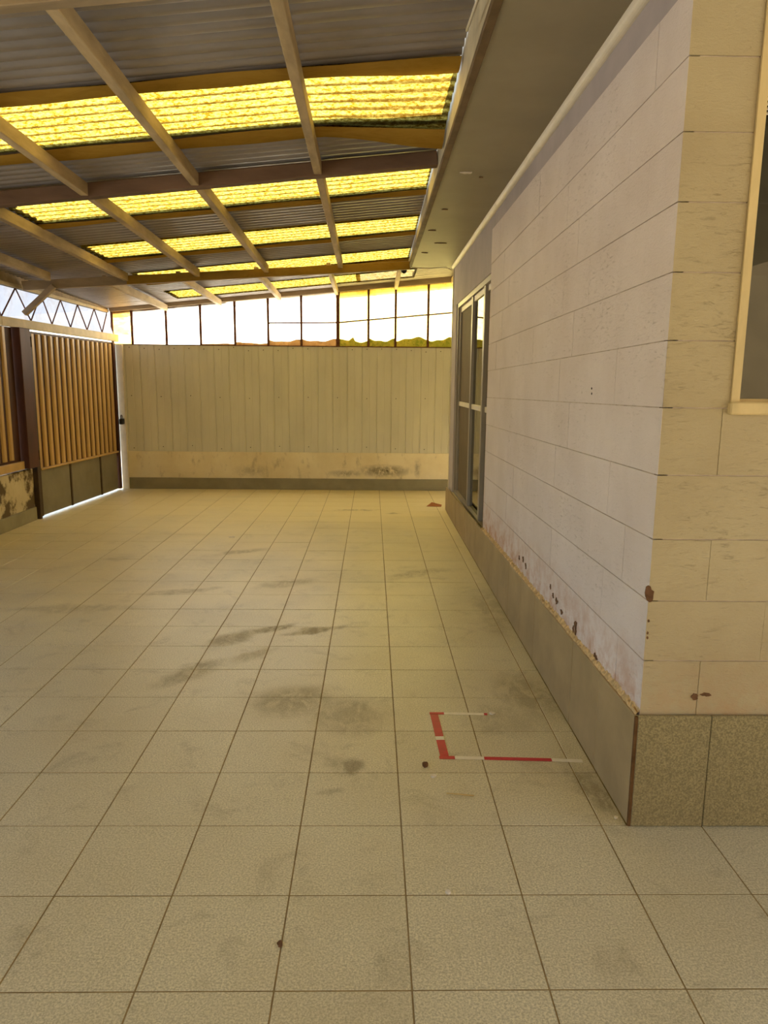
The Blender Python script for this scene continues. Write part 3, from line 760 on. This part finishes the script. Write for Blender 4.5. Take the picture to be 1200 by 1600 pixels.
scrap('paper_scrap', -1.30, 6.69, .03, .03, .003, 'chip_white', 'tiny white paper scrap far out on the open floor', 'paper')
scrap('clay_crumb', -.228, 1.665, .007, .010, .005, 'chip_brown', 'brown crumb on the foreground tile left of centre', 'crumb')
scrap('plaster_crumb', .826, 2.22, .006, .006, .006, 'chip_white', 'tiny white crumb at the skirting corner', 'crumb')
put('straw_stalk', tubeme('straw_stalk', [(-.047, .008, .004), (.0, .0, .0045), (.048, -.008, .004)], .0022, 'straw', 6), None, (.319, 2.357, 0), label='dry straw stalk lying on the floor in front of the tape', category='straw')
V = [(-.10, -.05, .002), (.07, -.07, .002), (.09, .06, .002), (-.03, .07, .03), (-.10, -.05, .005), (.07, -.07, .005), (.09, .06, .005), (-.03, .07, .033)]
put('cardboard_piece', mesh('cardboard_piece', V, [(0, 1, 2, 3), (4, 7, 6, 5), (0, 4, 5, 1), (1, 5, 6, 2), (2, 6, 7, 3), (3, 7, 4, 0)], 'cardboard'), None, (.75, 8.52, 0), label='bent piece of brown cardboard at the far foot of the house', category='cardboard')
# small lamp hung at the end of the eaves
lamp = empty('spot_lamp', (.335, 8.22, 2.62), label='small black spotlight hanging at the far end of the eaves', category='lamp')
put('housing', tubeme('housing', [(0, -.05, .0), (0, -.035, .0), (0, .03, .006), (0, .045, .008)], .032, 'black_plastic', 12), lamp)
put('bracket', barme('bracket', (0, .0, .095), (.0, .0, .028), .012, .012, 'black_plastic', upv=(0, 1, 0), bev=0), lamp)
put('cable', tubeme('cable', [(0, .02, .03), (.02, .03, .055), (.05, .04, .045), (.055, .05, .02), (.08, .06, .045)], .004, 'cable_white', 6), lamp)
put('white_stick', tubeme('white_stick', [(.352, 2.55, 2.700), (.352, 3.05, 2.752)], .006, 'cable_white', 8), None, label='thin white rod hanging from the roof edge beside the eaves', category='rod')
put('eaves_cable', tubeme('eaves_cable', [(.43, 8.28, 2.668), (.55, 8.25, 2.655), (.68, 8.25, 2.662), (.80, 8.27, 2.668), (.85, 8.25, 2.64)], .005, 'cable_white', 6), None, label='pale cable slung across the far end of the eaves', category='cable')
EXTRA = {'ground': 'bare sunlit ground outside the patio', 'wall_far': 'end wall of the house facing the back fence', 'wall_inner': 'plain far wall inside the house',
         'partition': 'plain partition between the rooms of the house', 'wall_sunblock': 'unseen pale wall added behind the house to block leaking sun'}
for o in scene.objects:
    if o.parent is None and o.get('kind') == 'structure':
        if not o.get('label') and o.name in EXTRA: o['label'] = EXTRA[o.name]
        o['category'] = o.name.split('_')[0]
bpy.context.view_layer.update()
